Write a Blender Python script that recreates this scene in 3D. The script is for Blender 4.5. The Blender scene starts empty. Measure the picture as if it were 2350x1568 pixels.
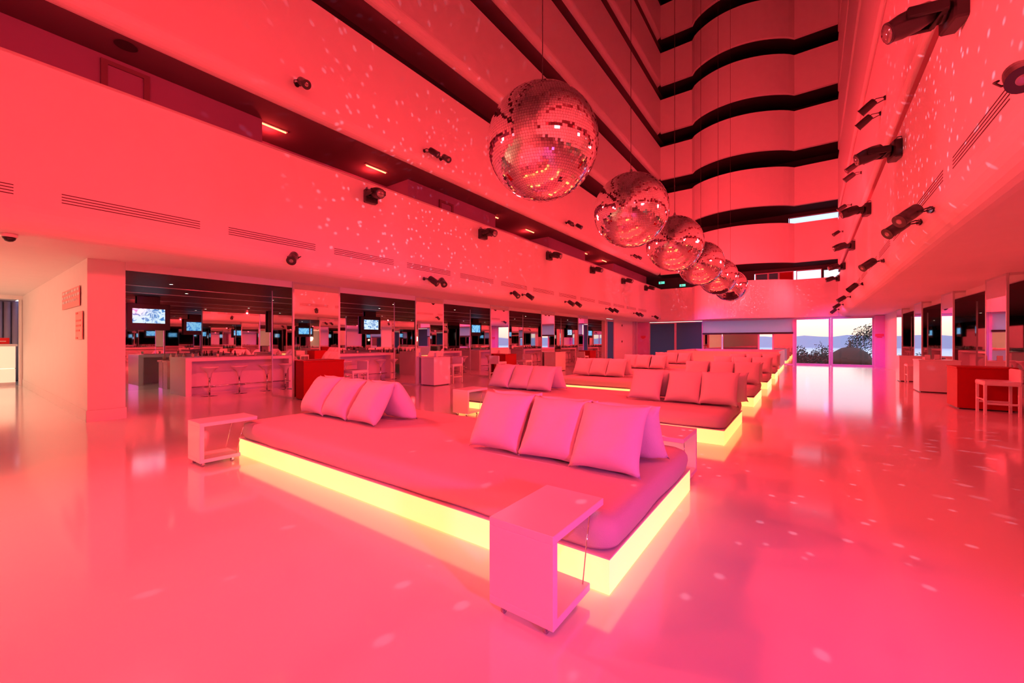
import bpy, math, random
from mathutils import Vector, Matrix, noise
random.seed(7)
PI = math.pi
S = bpy.context.scene
COL = S.collection

# ---------------------------------------------------------------- camera, world, exposure
cam_d = bpy.data.cameras.new('camera'); cam = bpy.data.objects.new('camera', cam_d); COL.objects.link(cam)
cam.location = (0, 0, 1.55); cam.rotation_euler = (PI/2, 0, math.atan(670/933))
cam_d.sensor_width = 36; cam_d.lens = 933/2350*36; cam_d.clip_end = 6000; cam_d.clip_start = .05
S.camera = cam
S.view_settings.view_transform = 'Standard'; S.view_settings.look = 'None'
S.view_settings.gamma = 1; S.view_settings.use_curve_mapping = False
S.view_settings.exposure = 0.2

w = bpy.data.worlds.new('dusk_sky'); S.world = w; w.use_nodes = True
nt = w.node_tree; nt.nodes.clear()
o_ = nt.nodes.new('ShaderNodeOutputWorld'); bg = nt.nodes.new('ShaderNodeBackground')
tc = nt.nodes.new('ShaderNodeTexCoord'); sx = nt.nodes.new('ShaderNodeSeparateXYZ'); rp = nt.nodes.new('ShaderNodeValToRGB')
nt.links.new(tc.outputs['Generated'], sx.inputs[0]); nt.links.new(sx.outputs['Z'], rp.inputs[0])
nt.links.new(rp.outputs[0], bg.inputs[0]); nt.links.new(bg.outputs[0], o_.inputs[0])
cr = rp.color_ramp; cr.elements[0].position = 0.0; cr.elements[0].color = (.93, .60, .50, 1)
cr.elements[1].position = .03; cr.elements[1].color = (1, .80, .62, 1)
for p, c in ((.05, (1, .94, .82, 1)), (.10, (.72, .80, .90, 1)), (.2, (.55, .68, .90, 1)), (1, (.40, .52, .85, 1))):
    e = cr.elements.new(p); e.color = c
bg.inputs[1].default_value = 1.5

def lamp(kind, loc, col, power, tgt=None, ang=150, blend=1, r=.08, name='lamp_light', parent=None):
    d = bpy.data.lights.new(name, kind); d.color = col; d.energy = power
    if kind != 'AREA': d.shadow_soft_size = r
    if kind == 'SPOT': d.spot_size = math.radians(ang); d.spot_blend = blend
    o = bpy.data.objects.new(name, d); COL.objects.link(o); o.location = loc
    if tgt is not None:
        o.rotation_euler = (Vector(tgt)-Vector(loc)).to_track_quat('-Z', 'Y').to_euler()
    return o
RED = (1, .037, .050); MAG = (1, .10, .42); PEACH = (1, .34, .20); WARM = (1, .78, .5)
WASH = 1150
# red wash from the lamps on the two long parapets, each row aimed across and down into the hall
for i, y in enumerate((-5, -1, 3, 6.64, 10.8, 15.55, 20.7, 26.2, 31)):
    xl = 1.39+.011*y-.62
    lamp("SPOT", (xl, y, 5.1), RED, WASH*(.68 if y < 5 else 1.0), (-9.2, y, 1.2), 128, r=.35)
for i, y in enumerate((-5, -.8, 1.7, 10.97, 15.52, 20.05, 24.6, 29.0)):
    lamp('SPOT', (-8.55, y, 5.1), RED, WASH*2.15, (1.5, y, 1.9), 136, r=.35)
# heads turned towards the back balconies
for x, y, z in ((-8.5, 20.05, 5.6), (.9, 20.7, 5.6), (-8.5, 24.6, 5.6), (.9, 15.55, 5.6)):
    lamp('SPOT', (x, y, z), RED, 1450, (-3.5, 32, 12), 95, r=.3)
for x, y in ((-8.5, 24.6), (.9, 24.0)):
    lamp('SPOT', (x, y, 5.3), RED, 700, (-3.5, 32, 4), 80, r=.3)
# unseen magenta spot low in the right bar area, another from behind
lamp('SPOT', (5.2, -.6, 1.9), (1, .10, .66), 1300, (-1.6, 3.0, .45), 48, r=.2)
lamp('SPOT', (.4, -4.5, 4.6), (.8, .16, .42), 300, (-3.0, 3.2, .3), 90, r=.3)
# added red spots under the bar ceilings, boosting the hall wash on the counters
for y in (4.5, 8.7, 12.9, 17.1, 21.3, 25.2):
    lamp('SPOT', (-12.0, y, 2.95), RED, 260, (-14.2, y, .3), 120, r=.03)
for y in (9.0, 13.0, 17.2, 21.4, 25.6):
    lamp('SPOT', (5.0, y, 2.95), RED, 170, (6.9, y, .3), 120, r=.03)
# added violet spots, turning the frames on the window wall lilac
lamp('SPOT', (-8.9, 27.4, 3.4), (.16, .13, 1), 520, (-4, 33.2, .6), 62, r=.2)
lamp('SPOT', (1.4, 27.6, 3.4), (.16, .13, 1), 460, (1.6, 33.2, .8), 66, r=.2)
# lobby beyond the left pillar
for x in (-13.5, -17.5):
    lamp('POINT', (x, -2.6, 2.0), PEACH, 175, r=.4)
lamp('POINT', (-20.8, -1.6, 1.9), (1, .55, .30), 70, r=.3)
# patterned spots added near the mirror balls, imitating their flecks on the walls
def fleck(loc, tgt, power, scale, ang, thr=.16, col=(.8, .5, .7)):
    o = lamp('SPOT', loc, col, power, tgt, ang, .3, .01)
    d = o.data; d.use_nodes = True; n = d.node_tree; em = n.nodes.get('Emission')
    t = n.nodes.new('ShaderNodeTexCoord'); v = n.nodes.new('ShaderNodeTexVoronoi'); v.inputs['Scale'].default_value = scale
    mp = n.nodes.new('ShaderNodeMapRange'); mp.inputs['From Min'].default_value = thr; mp.inputs['From Max'].default_value = thr*.6
    mp.inputs['To Min'].default_value = 0; mp.inputs['To Max'].default_value = 1
    power; n.links.new(t.outputs['Normal'], v.inputs['Vector']); n.links.new(v.outputs['Distance'], mp.inputs[0]); n.links.new(mp.outputs[0], em.inputs['Strength'])
fleck((-4.6, 8.13, 4.7), (-9.2, 9.6, 5.8), 330, 26, 125, .24)
fleck((-4.6, 21.2, 4.7), (-9.2, 25.5, 4.2), 800, 40, 80, .24)
fleck((-2.6, 8.13, 4.6), (1.5, 8.6, 4.4), 430, 26, 120, .24)
fleck((-3.6, 30.2, 4.6), (-3.6, 33, 4.2), 420, 30, 130, .22)
fleck((-1.0, 6, 4.3), (.4, 3.2, 0), 330, 22, 90)

# ---------------------------------------------------------------- materials
M = {}
def mat(name, col, rough=.5, metal=0, spec=.5, emit=None, es=0, coat=0, bump=0, bscale=30, noise_col=None, nscale=3, ior=1.5):
    m = bpy.data.materials.new(name); m.use_nodes = True; n = m.node_tree; b = n.nodes['Principled BSDF']
    b.inputs['Base Color'].default_value = (*col, 1); b.inputs['Roughness'].default_value = rough
    b.inputs['Metallic'].default_value = metal; b.inputs['Specular IOR Level'].default_value = spec; b.inputs['IOR'].default_value = ior
    if coat: b.inputs['Coat Weight'].default_value = coat; b.inputs['Coat Roughness'].default_value = .03
    if emit: b.inputs['Emission Color'].default_value = (*emit, 1); b.inputs['Emission Strength'].default_value = es
    t = n.nodes.new('ShaderNodeTexCoord'); nz = n.nodes.new('ShaderNodeTexNoise'); nz.inputs['Scale'].default_value = nscale
    nz.inputs['Detail'].default_value = 4; n.links.new(t.outputs['Object'], nz.inputs['Vector'])
    mx = n.nodes.new('ShaderNodeMix'); mx.data_type = 'RGBA'
    c2 = noise_col if noise_col else tuple(x*.94 for x in col)
    mx.inputs[6].default_value = (*col, 1); mx.inputs[7].default_value = (*c2, 1)
    n.links.new(nz.outputs[0], mx.inputs[0]); n.links.new(mx.outputs[2], b.inputs['Base Color'])
    if bump:
        nb = n.nodes.new('ShaderNodeTexNoise'); nb.inputs['Scale'].default_value = bscale; n.links.new(t.outputs['Object'], nb.inputs['Vector'])
        bp = n.nodes.new('ShaderNodeBump'); bp.inputs['Strength'].default_value = bump; bp.inputs['Distance'].default_value = .02
        n.links.new(nb.outputs[0], bp.inputs['Height']); n.links.new(bp.outputs[0], b.inputs['Normal'])
    M[name] = m; return m
mat('plaster', (.80, .79, .80), .55, spec=.3)
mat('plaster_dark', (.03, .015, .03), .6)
mat('floor_epoxy', (.78, .77, .78), .10, spec=.9, bump=.01, bscale=1.2, nscale=.6, ior=1.7)
mat('mirror', (.86, .87, .88), .015, 1)
mat('ball_mirror', (.93, .91, .92), .03, 1)
mat('smoked_mirror', (.35, .36, .40), .03, 1)
mat('frame_metal', (.66, .64, .66), .35, .6)
mat('chrome', (.75, .75, .77), .12, 1)
mat('bar_ceiling', (.055, .006, .016), .5, bump=.5, bscale=12, spec=.12)
mat('black', (.012, .012, .014), .35)
mat('lamp_body', (.05, .045, .05), .3, .3)
mat('lamp_lens', (.35, .3, .32), .08, .6)
mat('red_lacquer', (.36, .003, .008), .5, spec=.2)
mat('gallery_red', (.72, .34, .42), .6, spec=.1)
mat('gallery_mauve', (.32, .18, .34), .7, spec=.1)  # mauve, darker than the hall plaster
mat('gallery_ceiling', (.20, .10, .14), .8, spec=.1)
mat('white_lacquer', (.70, .69, .71), .32)
mat('fabric', (.52, .49, .50), .85, spec=.15, bump=.25, bscale=160)
mat('cushion', (.66, .63, .68), .85, spec=.15, bump=.2, bscale=140)
mat('pink_light_tint', (.72, .35, .75), .5)  # magenta light on the far wall ends, put into the base colour
mat('lilac_frame', (.62, .55, .72), .4)
mat('marble', (.62, .56, .50), .2, noise_col=(.40, .33, .28), nscale=4)
mat('glow_panel', (.8, .8, .7), .3, emit=(1, .33, .078), es=2.2)
mat('desk_glow', (.85, .8, .7), .3, emit=(1, .72, .48), es=.55)
mat('tube_glow', (1, .5, .4), .3, emit=(1, .16, .06), es=7)
mat('downlight_glow', (1, 1, 1), .3, emit=(1, .85, .65), es=6)
mat('exit_glow', (.1, .6, .5), .3, emit=(.05, .75, .55), es=1.2)
mat('screen_fabric', (.62, .56, .78), .8)
mat('blind', (.16, .14, .22), .45, noise_col=(.10, .08, .13), nscale=2)
mat('curtain', (.42, .38, .52), .7, noise_col=(.34, .28, .40))
mat('leaf', (.035, .05, .035), .7, noise_col=(.08, .06, .05), nscale=1)
mat('bark', (.05, .035, .03), .9)
mat('terrace', (.10, .06, .06), .7)
mat('thatch', (.14, .06, .04), .9, noise_col=(.08, .035, .03), nscale=9)
mat('hills', (.50, .46, .60), .95)  # distance haze put into the pale base colour
mat('water', (.80, .74, .80), .25, spec=1.0, bump=.2, bscale=.05)
mat('bottle_glass', (.05, .07, .04), .08, coat=.5)
mat('bottle_clear', (.55, .50, .40), .08)
mat('poster', (.80, .30, .30), .5)
mat('ink', (.75, .03, .05), .5)
mat('red_box', (.7, .01, .015), .4)
mat('steel_grey', (.28, .29, .32), .35, .7)
mat('sheet_glass_teal', (.10, .35, .42), .1, .5)
def glass():
    m = bpy.data.materials.new('window_glass'); m.use_nodes = True; n = m.node_tree; n.nodes.clear()
    o = n.nodes.new('ShaderNodeOutputMaterial'); tr = n.nodes.new('ShaderNodeBsdfTransparent'); gl = n.nodes.new('ShaderNodeBsdfGlossy')
    gl.inputs['Roughness'].default_value = .01; fr = n.nodes.new('ShaderNodeFresnel'); fr.inputs[0].default_value = 1.45
    mx = n.nodes.new('ShaderNodeMixShader'); tr.inputs[0].default_value = (.97, .97, .98, 1)
    n.links.new(fr.outputs[0], mx.inputs[0]); n.links.new(tr.outputs[0], mx.inputs[1]); n.links.new(gl.outputs[0], mx.inputs[2]); n.links.new(mx.outputs[0], o.inputs[0])
    M['glass'] = m
glass()
def tv_mat(name, seed, a, b_):
    m = bpy.data.materials.new(name); m.use_nodes = True; n = m.node_tree; b = n.nodes['Principled BSDF']
    t = n.nodes.new('ShaderNodeTexCoord'); mp = n.nodes.new('ShaderNodeMapping'); mp.inputs['Location'].default_value = (seed, seed*2, 0)
    nz = n.nodes.new('ShaderNodeTexNoise'); nz.inputs['Scale'].default_value = 5.5; nz.inputs['Distortion'].default_value = 1.4
    r = n.nodes.new('ShaderNodeValToRGB'); e = r.color_ramp.elements
    e[0].position = .38; e[0].color = (*a, 1); e[1].position = .50; e[1].color = (*b_, 1)
    n.links.new(t.outputs['Object'], mp.inputs[0]); n.links.new(mp.outputs[0], nz.inputs[0]); n.links.new(nz.outputs[0], r.inputs[0])
    n.links.new(r.outputs[0], b.inputs['Emission Color']); b.inputs['Emission Strength'].default_value = 1.0
    b.inputs['Base Color'].default_value = (.02, .02, .02, 1); b.inputs['Roughness'].default_value = .15
    M[name] = m
tv_mat('tv_picture', 1.3, (.03, .20, .52), (.62, .80, .95))
tv_mat('tv_picture_blue', 4.1, (.02, .25, .75), (.25, .65, .95))

for nm, k in (('screen_fabric', .88), ('blind', .75)):
    n = M[nm].node_tree; b = n.nodes['Principled BSDF']; o = [q for q in n.nodes if q.type == 'OUTPUT_MATERIAL'][0]
    tl = n.nodes.new('ShaderNodeBsdfTranslucent'); tl.inputs[0].default_value = (.95, .86, 1, 1) if nm == 'screen_fabric' else (.24, .25, .34, 1)
    mx = n.nodes.new('ShaderNodeMixShader'); mx.inputs[0].default_value = k
    n.links.new(b.outputs[0], mx.inputs[1]); n.links.new(tl.outputs[0], mx.inputs[2]); n.links.new(mx.outputs[0], o.inputs[0])
# ---------------------------------------------------------------- mesh helpers
class MB:
    def __init__(s): s.v = []; s.f = []; s.mi = []; s.sm = []
    def face(s, idx, mi=0, sm=False): s.f.append(tuple(idx)); s.mi.append(mi); s.sm.append(sm)
    def quad(s, a, b, c, d, mi=0):
        n = len(s.v); s.v += [tuple(a), tuple(b), tuple(c), tuple(d)]; s.face((n, n+1, n+2, n+3), mi)
    def box(s, x0, x1, y0, y1, z0, z1, mi=0, bev=0, mtx=None):
        n = len(s.v)
        if bev <= 0:
            P = [(x, y, z) for z in (z0, z1) for (x, y) in ((x0, y0), (x1, y0), (x1, y1), (x0, y1))]
            F = [(0, 3, 2, 1), (4, 5, 6, 7), (0, 1, 5, 4), (1, 2, 6, 5), (2, 3, 7, 6), (3, 0, 4, 7)]
        else:
            b = min(bev, (x1-x0)/2.01, (y1-y0)/2.01, (z1-z0)/2.01); P = []; F = []
            def ring(i, z):
                return [(x0+i, y0, z), (x1-i, y0, z), (x1, y0+i, z), (x1, y1-i, z), (x1-i, y1, z), (x0+i, y1, z), (x0, y1-i, z), (x0, y0+i, z)]
            def inr(z):
                return [(x0+b, y0+b, z), (x1-b, y0+b, z), (x1-b, y0+b, z), (x1-b, y1-b, z), (x1-b, y1-b, z), (x0+b, y1-b, z), (x0+b, y1-b, z), (x0+b, y0+b, z)]
            def capring(z):
                e = 1e-4
                return [(x0+b, y0+b-e, z), (x1-b, y0+b-e, z), (x1-b+e, y0+b, z), (x1-b+e, y1-b, z), (x1-b, y1-b+e, z), (x0+b, y1-b+e, z), (x0+b-e, y1-b, z), (x0+b-e, y0+b, z)]
            R = [capring(z0), ring(b, z0+b), ring(b, z1-b), capring(z1)]
            for r in R: P += r
            F.append(tuple(range(7, -1, -1)))
            for k in range(3):
                for i in range(8): F.append((k*8+i, k*8+(i+1) % 8, (k+1)*8+(i+1) % 8, (k+1)*8+i))
            F.append(tuple(range(24, 32)))
        if mtx is not None: P = [tuple(mtx @ Vector(p)) for p in P]
        s.v += P
        for f in F: s.face([n+i for i in f], mi)
    def lathe(s, prof, c=(0, 0, 0), seg=24, mi=0, mtx=None, sm=True, sx=1, sy=1):
        n = len(s.v); P = []
        for r, z in prof:
            for i in range(seg):
                a = 2*PI*i/seg; P.append((c[0]+r*math.cos(a)*sx, c[1]+r*math.sin(a)*sy, c[2]+z))
        if mtx is not None: P = [tuple(mtx @ Vector(p)) for p in P]
        s.v += P
        for k in range(len(prof)-1):
            for i in range(seg):
                j = (i+1) % seg; s.face((n+k*seg+i, n+k*seg+j, n+(k+1)*seg+j, n+(k+1)*seg+i), mi, sm)
        s.face([n+i for i in range(seg-1, -1, -1)], mi); e = n+(len(prof)-1)*seg; s.face([e+i for i in range(seg)], mi)
    def tube(s, pts, r, seg=8, mi=0, closed=False):
        n = len(s.v); P = [Vector(p) for p in pts]; m = len(P)
        for k, p in enumerate(P):
            if closed: d = P[(k+1) % m]-P[k-1]
            else: d = P[min(k+1, m-1)]-P[max(k-1, 0)]
            d.normalize(); u = d.cross(Vector((0, 0, 1)))
            if u.length < .05: u = d.cross(Vector((1, 0, 0)))
            u.normalize(); v = d.cross(u)
            for i in range(seg):
                a = 2*PI*i/seg; s.v.append(tuple(p+u*math.cos(a)*r+v*math.sin(a)*r))
        L = m if closed else m-1
        for k in range(L):
            for i in range(seg):
                j = (i+1) % seg; k2 = (k+1) % m
                s.face((n+k*seg+i, n+k*seg+j, n+k2*seg+j, n+k2*seg+i), mi, True)
        if not closed:
            s.face([n+i for i in range(seg-1, -1, -1)], mi); e = n+(m-1)*seg; s.face([e+i for i in range(seg)], mi)
    def prism(s, poly, z0, z1, mi=0):
        n = len(s.v); m = len(poly)
        for z in (z0, z1): s.v += [(x, y, z) for x, y in poly]
        s.face([n+i for i in range(m-1, -1, -1)], mi); s.face([n+m+i for i in range(m)], mi)
        for i in range(m):
            j = (i+1) % m; s.face((n+i, n+j, n+m+j, n+m+i), mi)
    def build(s, name, mats, parent=None, fixn=True):
        me = bpy.data.meshes.new(name); me.from_pydata(s.v, [], s.f)
        for m in ([mats] if isinstance(mats, str) else mats): me.materials.append(M[m])
        me.polygons.foreach_set('material_index', s.mi); me.polygons.foreach_set('use_smooth', s.sm); me.update()
        if fixn:
            import bmesh
            bm = bmesh.new(); bm.from_mesh(me); bmesh.ops.recalc_face_normals(bm, faces=bm.faces); bm.to_mesh(me); bm.free()
        o = bpy.data.objects.new(name, me); COL.objects.link(o)
        if parent is not None: o.parent = parent
        return o
def tag(o, label, cat, group=None, kind=None):
    o['label'] = label; o['category'] = cat
    if group: o['group'] = group
    if kind: o['kind'] = kind
    return o
def thing(name, label, cat, loc=(0, 0, 0), rz=0, group=None):
    o = bpy.data.objects.new(name, None); COL.objects.link(o); o.location = loc; o.rotation_euler = (0, 0, rz)
    return tag(o, label, cat, group)
def struct(name, mb, m, parent=None):
    o = mb.build(name, m, parent)
    if parent is None: o['kind'] = 'structure'
    return o
KIDS = {}
def children(o): return [c for c in bpy.data.objects if c.parent == o]
def freeze(o): KIDS[o.name] = [(c, children(c)) for c in children(o)]; return o
def dup(root, loc, rz=None, label=None, group=None, rot=None):
    if root.name not in KIDS: freeze(root)
    r = root.copy(); COL.objects.link(r); r.location = loc
    if rz is not None: r.rotation_euler = (0, 0, rz)
    if rot is not None: r.rotation_euler = rot
    if label: r['label'] = label
    if group: r['group'] = group
    for c, gs in KIDS[root.name]:
        d = c.copy(); COL.objects.link(d); d.parent = r
        for g in gs: e = g.copy(); COL.objects.link(e); e.parent = d
    return r
def place(proto, used, loc, rz, label, group=None, rot=None):
    """first use moves the prototype itself, later uses copy it"""
    if not used:
        freeze(proto); used.append(1); proto.location = loc; proto.rotation_euler = rot if rot else (0, 0, rz); proto['label'] = label
        if group: proto['group'] = group
        return proto
    return dup(proto, loc, rz, label, group, rot)
ORD = ['nearest', 'second', 'third', 'fourth', 'fifth', 'sixth', 'seventh', 'eighth', 'ninth', 'tenth', 'eleventh', 'twelfth', 'thirteenth', 'fourteenth']

# ---------------------------------------------------------------- setting: floor, walls, parapets
XL = -9.2; ZC = 3.15; YB = 32.9; YN = -9.0; ZTOP = 32.2
def xr(y): return 1.39+.011*y
mb = MB(); mb.quad((-26, -9.3, 0), (11, -9.3, 0), (11, 33.35, 0), (-26, 33.35, 0)); struct('floor', mb, 'floor_epoxy')

# the wavy face of the back balconies
BACK = [(XL, YB), (-6.87, YB)]
for i in range(1, 24):
    t = i/24; x = -6.87+t*6.3
    BACK.append((x, YB-1.55*math.sin(PI*t**.92)**.72))
BACK += [(-.52, YB), (xr(YB), YB)]
def strip(poly, z0, z1, th, mb, rows=None):
    # vertical sheet following poly, thickness th towards +Y
    out = [(x, y+th) for x, y in poly]
    n = len(poly)
    for i in range(n-1):
        a, b, c, d = poly[i], poly[i+1], out[i+1], out[i]
        mb.quad((*a, z0), (*b, z0), (*b, z1), (*a, z1)); mb.quad((*d, z0), (*c, z0), (*c, z1), (*d, z1))
        mb.quad((*a, z1), (*b, z1), (*c, z1), (*d, z1)); mb.quad((*a, z0), (*b, z0), (*c, z0), (*d, z0))
def side_profile(z0, z1, r, th=.22):
    # outline (offset outwards, z) of a parapet with a rounded lower lip
    p = [(0, z1), (0, z0+r)]
    for k in range(1, 9):
        a = k/8*PI/2; p.append((r-r*math.cos(a), z0+r-r*math.sin(a)))
    return p
def extrude_side(x_of, sgn, prof, y0, y1, mb, top=.22):
    ys = (y0, y1)
    for k in range(len(prof)-1):
        (o0, za), (o1, zb) = prof[k], prof[k+1]
        n = len(mb.v)
        for y in ys: mb.v += [(x_of(y)+sgn*o0, y, za), (x_of(y)+sgn*o1, y, zb)]
        mb.face((n, n+1, n+3, n+2), 0, k > 0)
    (o0, z1) = prof[0]
    mb.quad((x_of(y0), y0, z1), (x_of(y1), y1, z1), (x_of(y1)+sgn*top, y1, z1), (x_of(y0)+sgn*top, y0, z1))
    mb.quad((x_of(y0)+sgn*top, y0, z1), (x_of(y1)+sgn*top, y1, z1), (x_of(y1)+sgn*top, y1, z1-.9), (x_of(y0)+sgn*top, y0, z1-.9))
LEV_L = [(ZC, 5.66, .38), (6.8, 9.4, .3), (10.6, 13.13, .3), (14.3, 16.87, .3), (18.0, 20.6, .3), (21.75, 24.3, .3), (25.5, 28.05, .3), (29.2, 31.8, .3)]
LEV_R = [(ZC, 5.66, .38), (6.22, 9.25, .12), (9.9, 13.13, .12), (13.7, 16.87, .12), (17.4, 20.6, .12), (21.2, 24.3, .12), (24.95, 28.05, .12), (28.7, 31.8, .12)]
LEV_B = [(ZC-.006, 5.66), (6.8, 9.4), (10.6, 13.13), (14.3, 16.87), (18.0, 20.6), (21.75, 24.3), (25.5, 28.05), (29.2, 31.8)]
INL = -10.4; INR = 3.3; YR = 35.0
for k, (z0, z1, r) in enumerate(LEV_L):
    mb = MB(); extrude_side(lambda y: XL, -1, side_profile(z0, z1, r), YN, YB+.2, mb)
    struct('wall_left_parapet', mb, 'plaster')
for k, (z0, z1, r) in enumerate(LEV_R):
    mb = MB(); extrude_side(xr, 1, side_profile(z0, z1, r), YN, YB+.2, mb)
    struct('wall_right_parapet', mb, 'plaster')
for k, (z0, z1) in enumerate(LEV_B):
    mb = MB(); strip(BACK, z0, z1, .22, mb)
    struct('wall_back_parapet', mb, 'plaster')
# thin coping rail along the first parapets
mb = MB(); mb.box(XL-.2, XL+.015, YN, YB, 5.66, 5.70); struct('trim_1', mb, 'frame_metal')
# balcony slabs (ceilings of the galleries)
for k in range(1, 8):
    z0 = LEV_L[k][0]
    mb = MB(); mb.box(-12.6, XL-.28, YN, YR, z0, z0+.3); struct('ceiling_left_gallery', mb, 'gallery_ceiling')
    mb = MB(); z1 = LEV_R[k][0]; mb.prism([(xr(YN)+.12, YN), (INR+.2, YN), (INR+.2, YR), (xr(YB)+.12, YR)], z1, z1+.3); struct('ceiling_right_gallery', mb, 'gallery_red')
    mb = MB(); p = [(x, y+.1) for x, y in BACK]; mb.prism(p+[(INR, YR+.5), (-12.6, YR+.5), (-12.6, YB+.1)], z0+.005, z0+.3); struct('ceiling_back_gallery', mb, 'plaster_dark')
mb = MB(); mb.box(-13, 4, YN-.3, YR+.6, ZTOP, ZTOP+.2); struct('ceiling_atrium', mb, 'plaster')
# gallery walls: left (wall with recesses), right, back
NEAR = [(YN, 4.36), (8.72, 13.3), (17.6, 21.8), (26.2, 33.2)]
mb = MB(); mb.box(-12.0, -11.5, YN, YR, ZC+.3, ZTOP); struct('wall_left_gallery', mb, 'gallery_mauve')
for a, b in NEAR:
    mb = MB(); mb.box(-11.5, INL, a, b, ZC+.3, 6.8); struct('wall_left_gallery', mb, 'gallery_mauve')
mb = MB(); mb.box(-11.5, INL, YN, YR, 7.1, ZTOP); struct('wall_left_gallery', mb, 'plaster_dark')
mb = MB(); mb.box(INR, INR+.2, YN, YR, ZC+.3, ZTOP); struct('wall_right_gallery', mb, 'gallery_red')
mb = MB(); mb.box(-12.6, 4, YN-.3, YN, 0, ZTOP); struct('wall_front', mb, 'plaster')
mb = MB()
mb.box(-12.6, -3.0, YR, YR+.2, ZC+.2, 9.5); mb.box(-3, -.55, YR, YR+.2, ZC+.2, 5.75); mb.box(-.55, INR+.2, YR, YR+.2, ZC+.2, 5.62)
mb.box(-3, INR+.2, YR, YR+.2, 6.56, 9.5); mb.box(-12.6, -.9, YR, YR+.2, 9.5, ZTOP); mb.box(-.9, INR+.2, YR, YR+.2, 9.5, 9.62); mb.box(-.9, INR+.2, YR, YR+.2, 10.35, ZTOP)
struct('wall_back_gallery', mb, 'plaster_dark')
# gallery floors (first level)
mb = MB(); mb.box(-12.6, XL-.45, YN, YB, 3.42, 3.55); struct('floor_gallery', mb, 'plaster')
mb = MB(); mb.box(xr(YN)+.5, INR, YN, YB, 3.42, 3.55); struct('floor_gallery', mb, 'plaster')
mb = MB(); mb.prism([(x, y+.2) for x, y in BACK]+[(INR, YR), (-12.6, YR)], 3.42, 3.55); struct('floor_gallery', mb, 'plaster')

# hall soffits
mb = MB(); mb.box(-11.15, XL-.38, YN, 33.4, ZC, ZC+.25); struct('ceiling_left_hall', mb, 'plaster')
mb = MB(); mb.box(-26, -11.15, YN, 1.6, ZC, ZC+.25); struct('ceiling_lobby', mb, 'plaster')
mb = MB(); mb.prism([(xr(YN)+.38, YN), (4.2, YN), (4.2, 33.4), (xr(33.4)+.38, 33.4)], ZC, ZC+.25); struct('ceiling_right_hall', mb, 'plaster')
mb = MB(); mb.prism([(x, y+.04) for x, y in BACK]+[(xr(YB)+.6, YB), (xr(YB)+.6, 33.4), (XL-.6, 33.4), (XL-.6, YB)], ZC, ZC+.2); struct('ceiling_back_hall', mb, 'plaster')
# left pillar wall and lobby
mb = MB(); mb.box(-22.3, -11.15, 1.58, 2.12, 0, ZC); struct('wall_left_pillar', mb, 'plaster')
mb = MB(); mb.box(-22.3, -11.14, 1.565, 2.135, 0, .22); mb.box(-11.16, -11.135, 1.565, 2.135, 0, .22); struct('baseboard_left', mb, 'plaster')
mb = MB(); mb.box(-22.6, -22.3, 1.50, 2.1, 0, ZC); mb.box(-22.6, -22.3, -2.6, 1.5, 3.02, ZC); mb.box(-22.6, -22.3, YN, -2.6, 0, ZC); struct('wall_lobby', mb, 'plaster')
mb = MB(); mb.box(-25.6, -25.4, -4, 3, 0, ZC)
for i in range(30): mb.lathe([(.09, 0.02), (.09, 3.1)], (-25.3, -3.8+i*.2, 0), 8)
struct('wall_lobby_end', mb, 'curtain')
mb = MB(); mb.box(-26, -12.6, YN-.2, YN, 0, ZC+.2); struct('wall_front', mb, 'plaster')
mb = MB(); mb.box(-25.6, -22.3, 2.1, 2.3, 0, ZC); mb.box(-25.6, -22.3, -4.2, -4, 0, ZC); struct('wall_lobby_side', mb, 'plaster')
# lobby door outline on the end wall
mb = MB(); mb.box(-22.29, -22.27, 1.52, 1.55, 0, 3.0); struct('door_1', mb, 'plaster')

# bars left and right
ZB = 2.99
mb = MB(); mb.box(-17.6, -11.15, 2.12, 26.6, ZB, ZB+.14); struct('ceiling_left_bar', mb, 'bar_ceiling')
mb = MB(); mb.box(4.2, 10.2, YN, 28.3, ZB, ZB+.14); struct('ceiling_right_bar', mb, 'bar_ceiling')
mb = MB(); mb.box(-11.2, -11.12, 2.12, 26.68, ZB+.0, ZC+.01); struct('trim_2', mb, 'plaster')
mb = MB(); mb.box(4.12, 4.2, YN, 28.3, ZB, ZC+.01); struct('trim_3', mb, 'plaster')
mb = MB(); mb.box(-17.4, -17.2, 2.12, 26.7, 0, ZB); struct('wall_left_bar', mb, 'mirror')
mb = MB(); mb.box(9.9, 10.1, YN, 28.3, 0, ZB); struct('wall_right_bar', mb, 'mirror')
mb = MB(); mb.box(-17.4, -11.15, 26.55, 26.68, 0, ZC); struct('wall_left_bar_end', mb, 'plaster')
mb = MB(); mb.box(4.3, 10.1, 28.3, 28.5, 0, ZC); struct('wall_right_bar_end', mb, 'plaster')
mb = MB(); mb.box(4, 11, YN-.2, YN, 0, ZC); struct('wall_front', mb, 'plaster')
mb = MB(); mb.box(3.95, 4.3, 28.4, 33.2, 0, ZC); struct('wall_right', mb, 'plaster')
mb = MB(); mb.box(-11.45, -11.1, 28.05, 33.2, 0, ZC); struct('wall_left', mb, 'plaster')
for z in (.88, 1.55):
    pass
mb = MB(); mb.box(-17.19, -11.4, 2.125, 2.14, .22, ZB-.01); struct('wall_left_mirror', mb, 'mirror')
mb = MB(); mb.box(-17.19, -11.4, 26.53, 26.545, .05, ZB-.01); struct('wall_left_mirror', mb, 'mirror')
mb = MB(); mb.box(4.3, 9.89, YN+.005, YN+.02, .05, ZB-.01); struct('wall_right_mirror', mb, 'mirror')
mb = MB(); mb.box(4.35, 9.89, 28.27, 28.29, .05, ZB-.01); struct('wall_right_mirror', mb, 'mirror')
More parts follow.
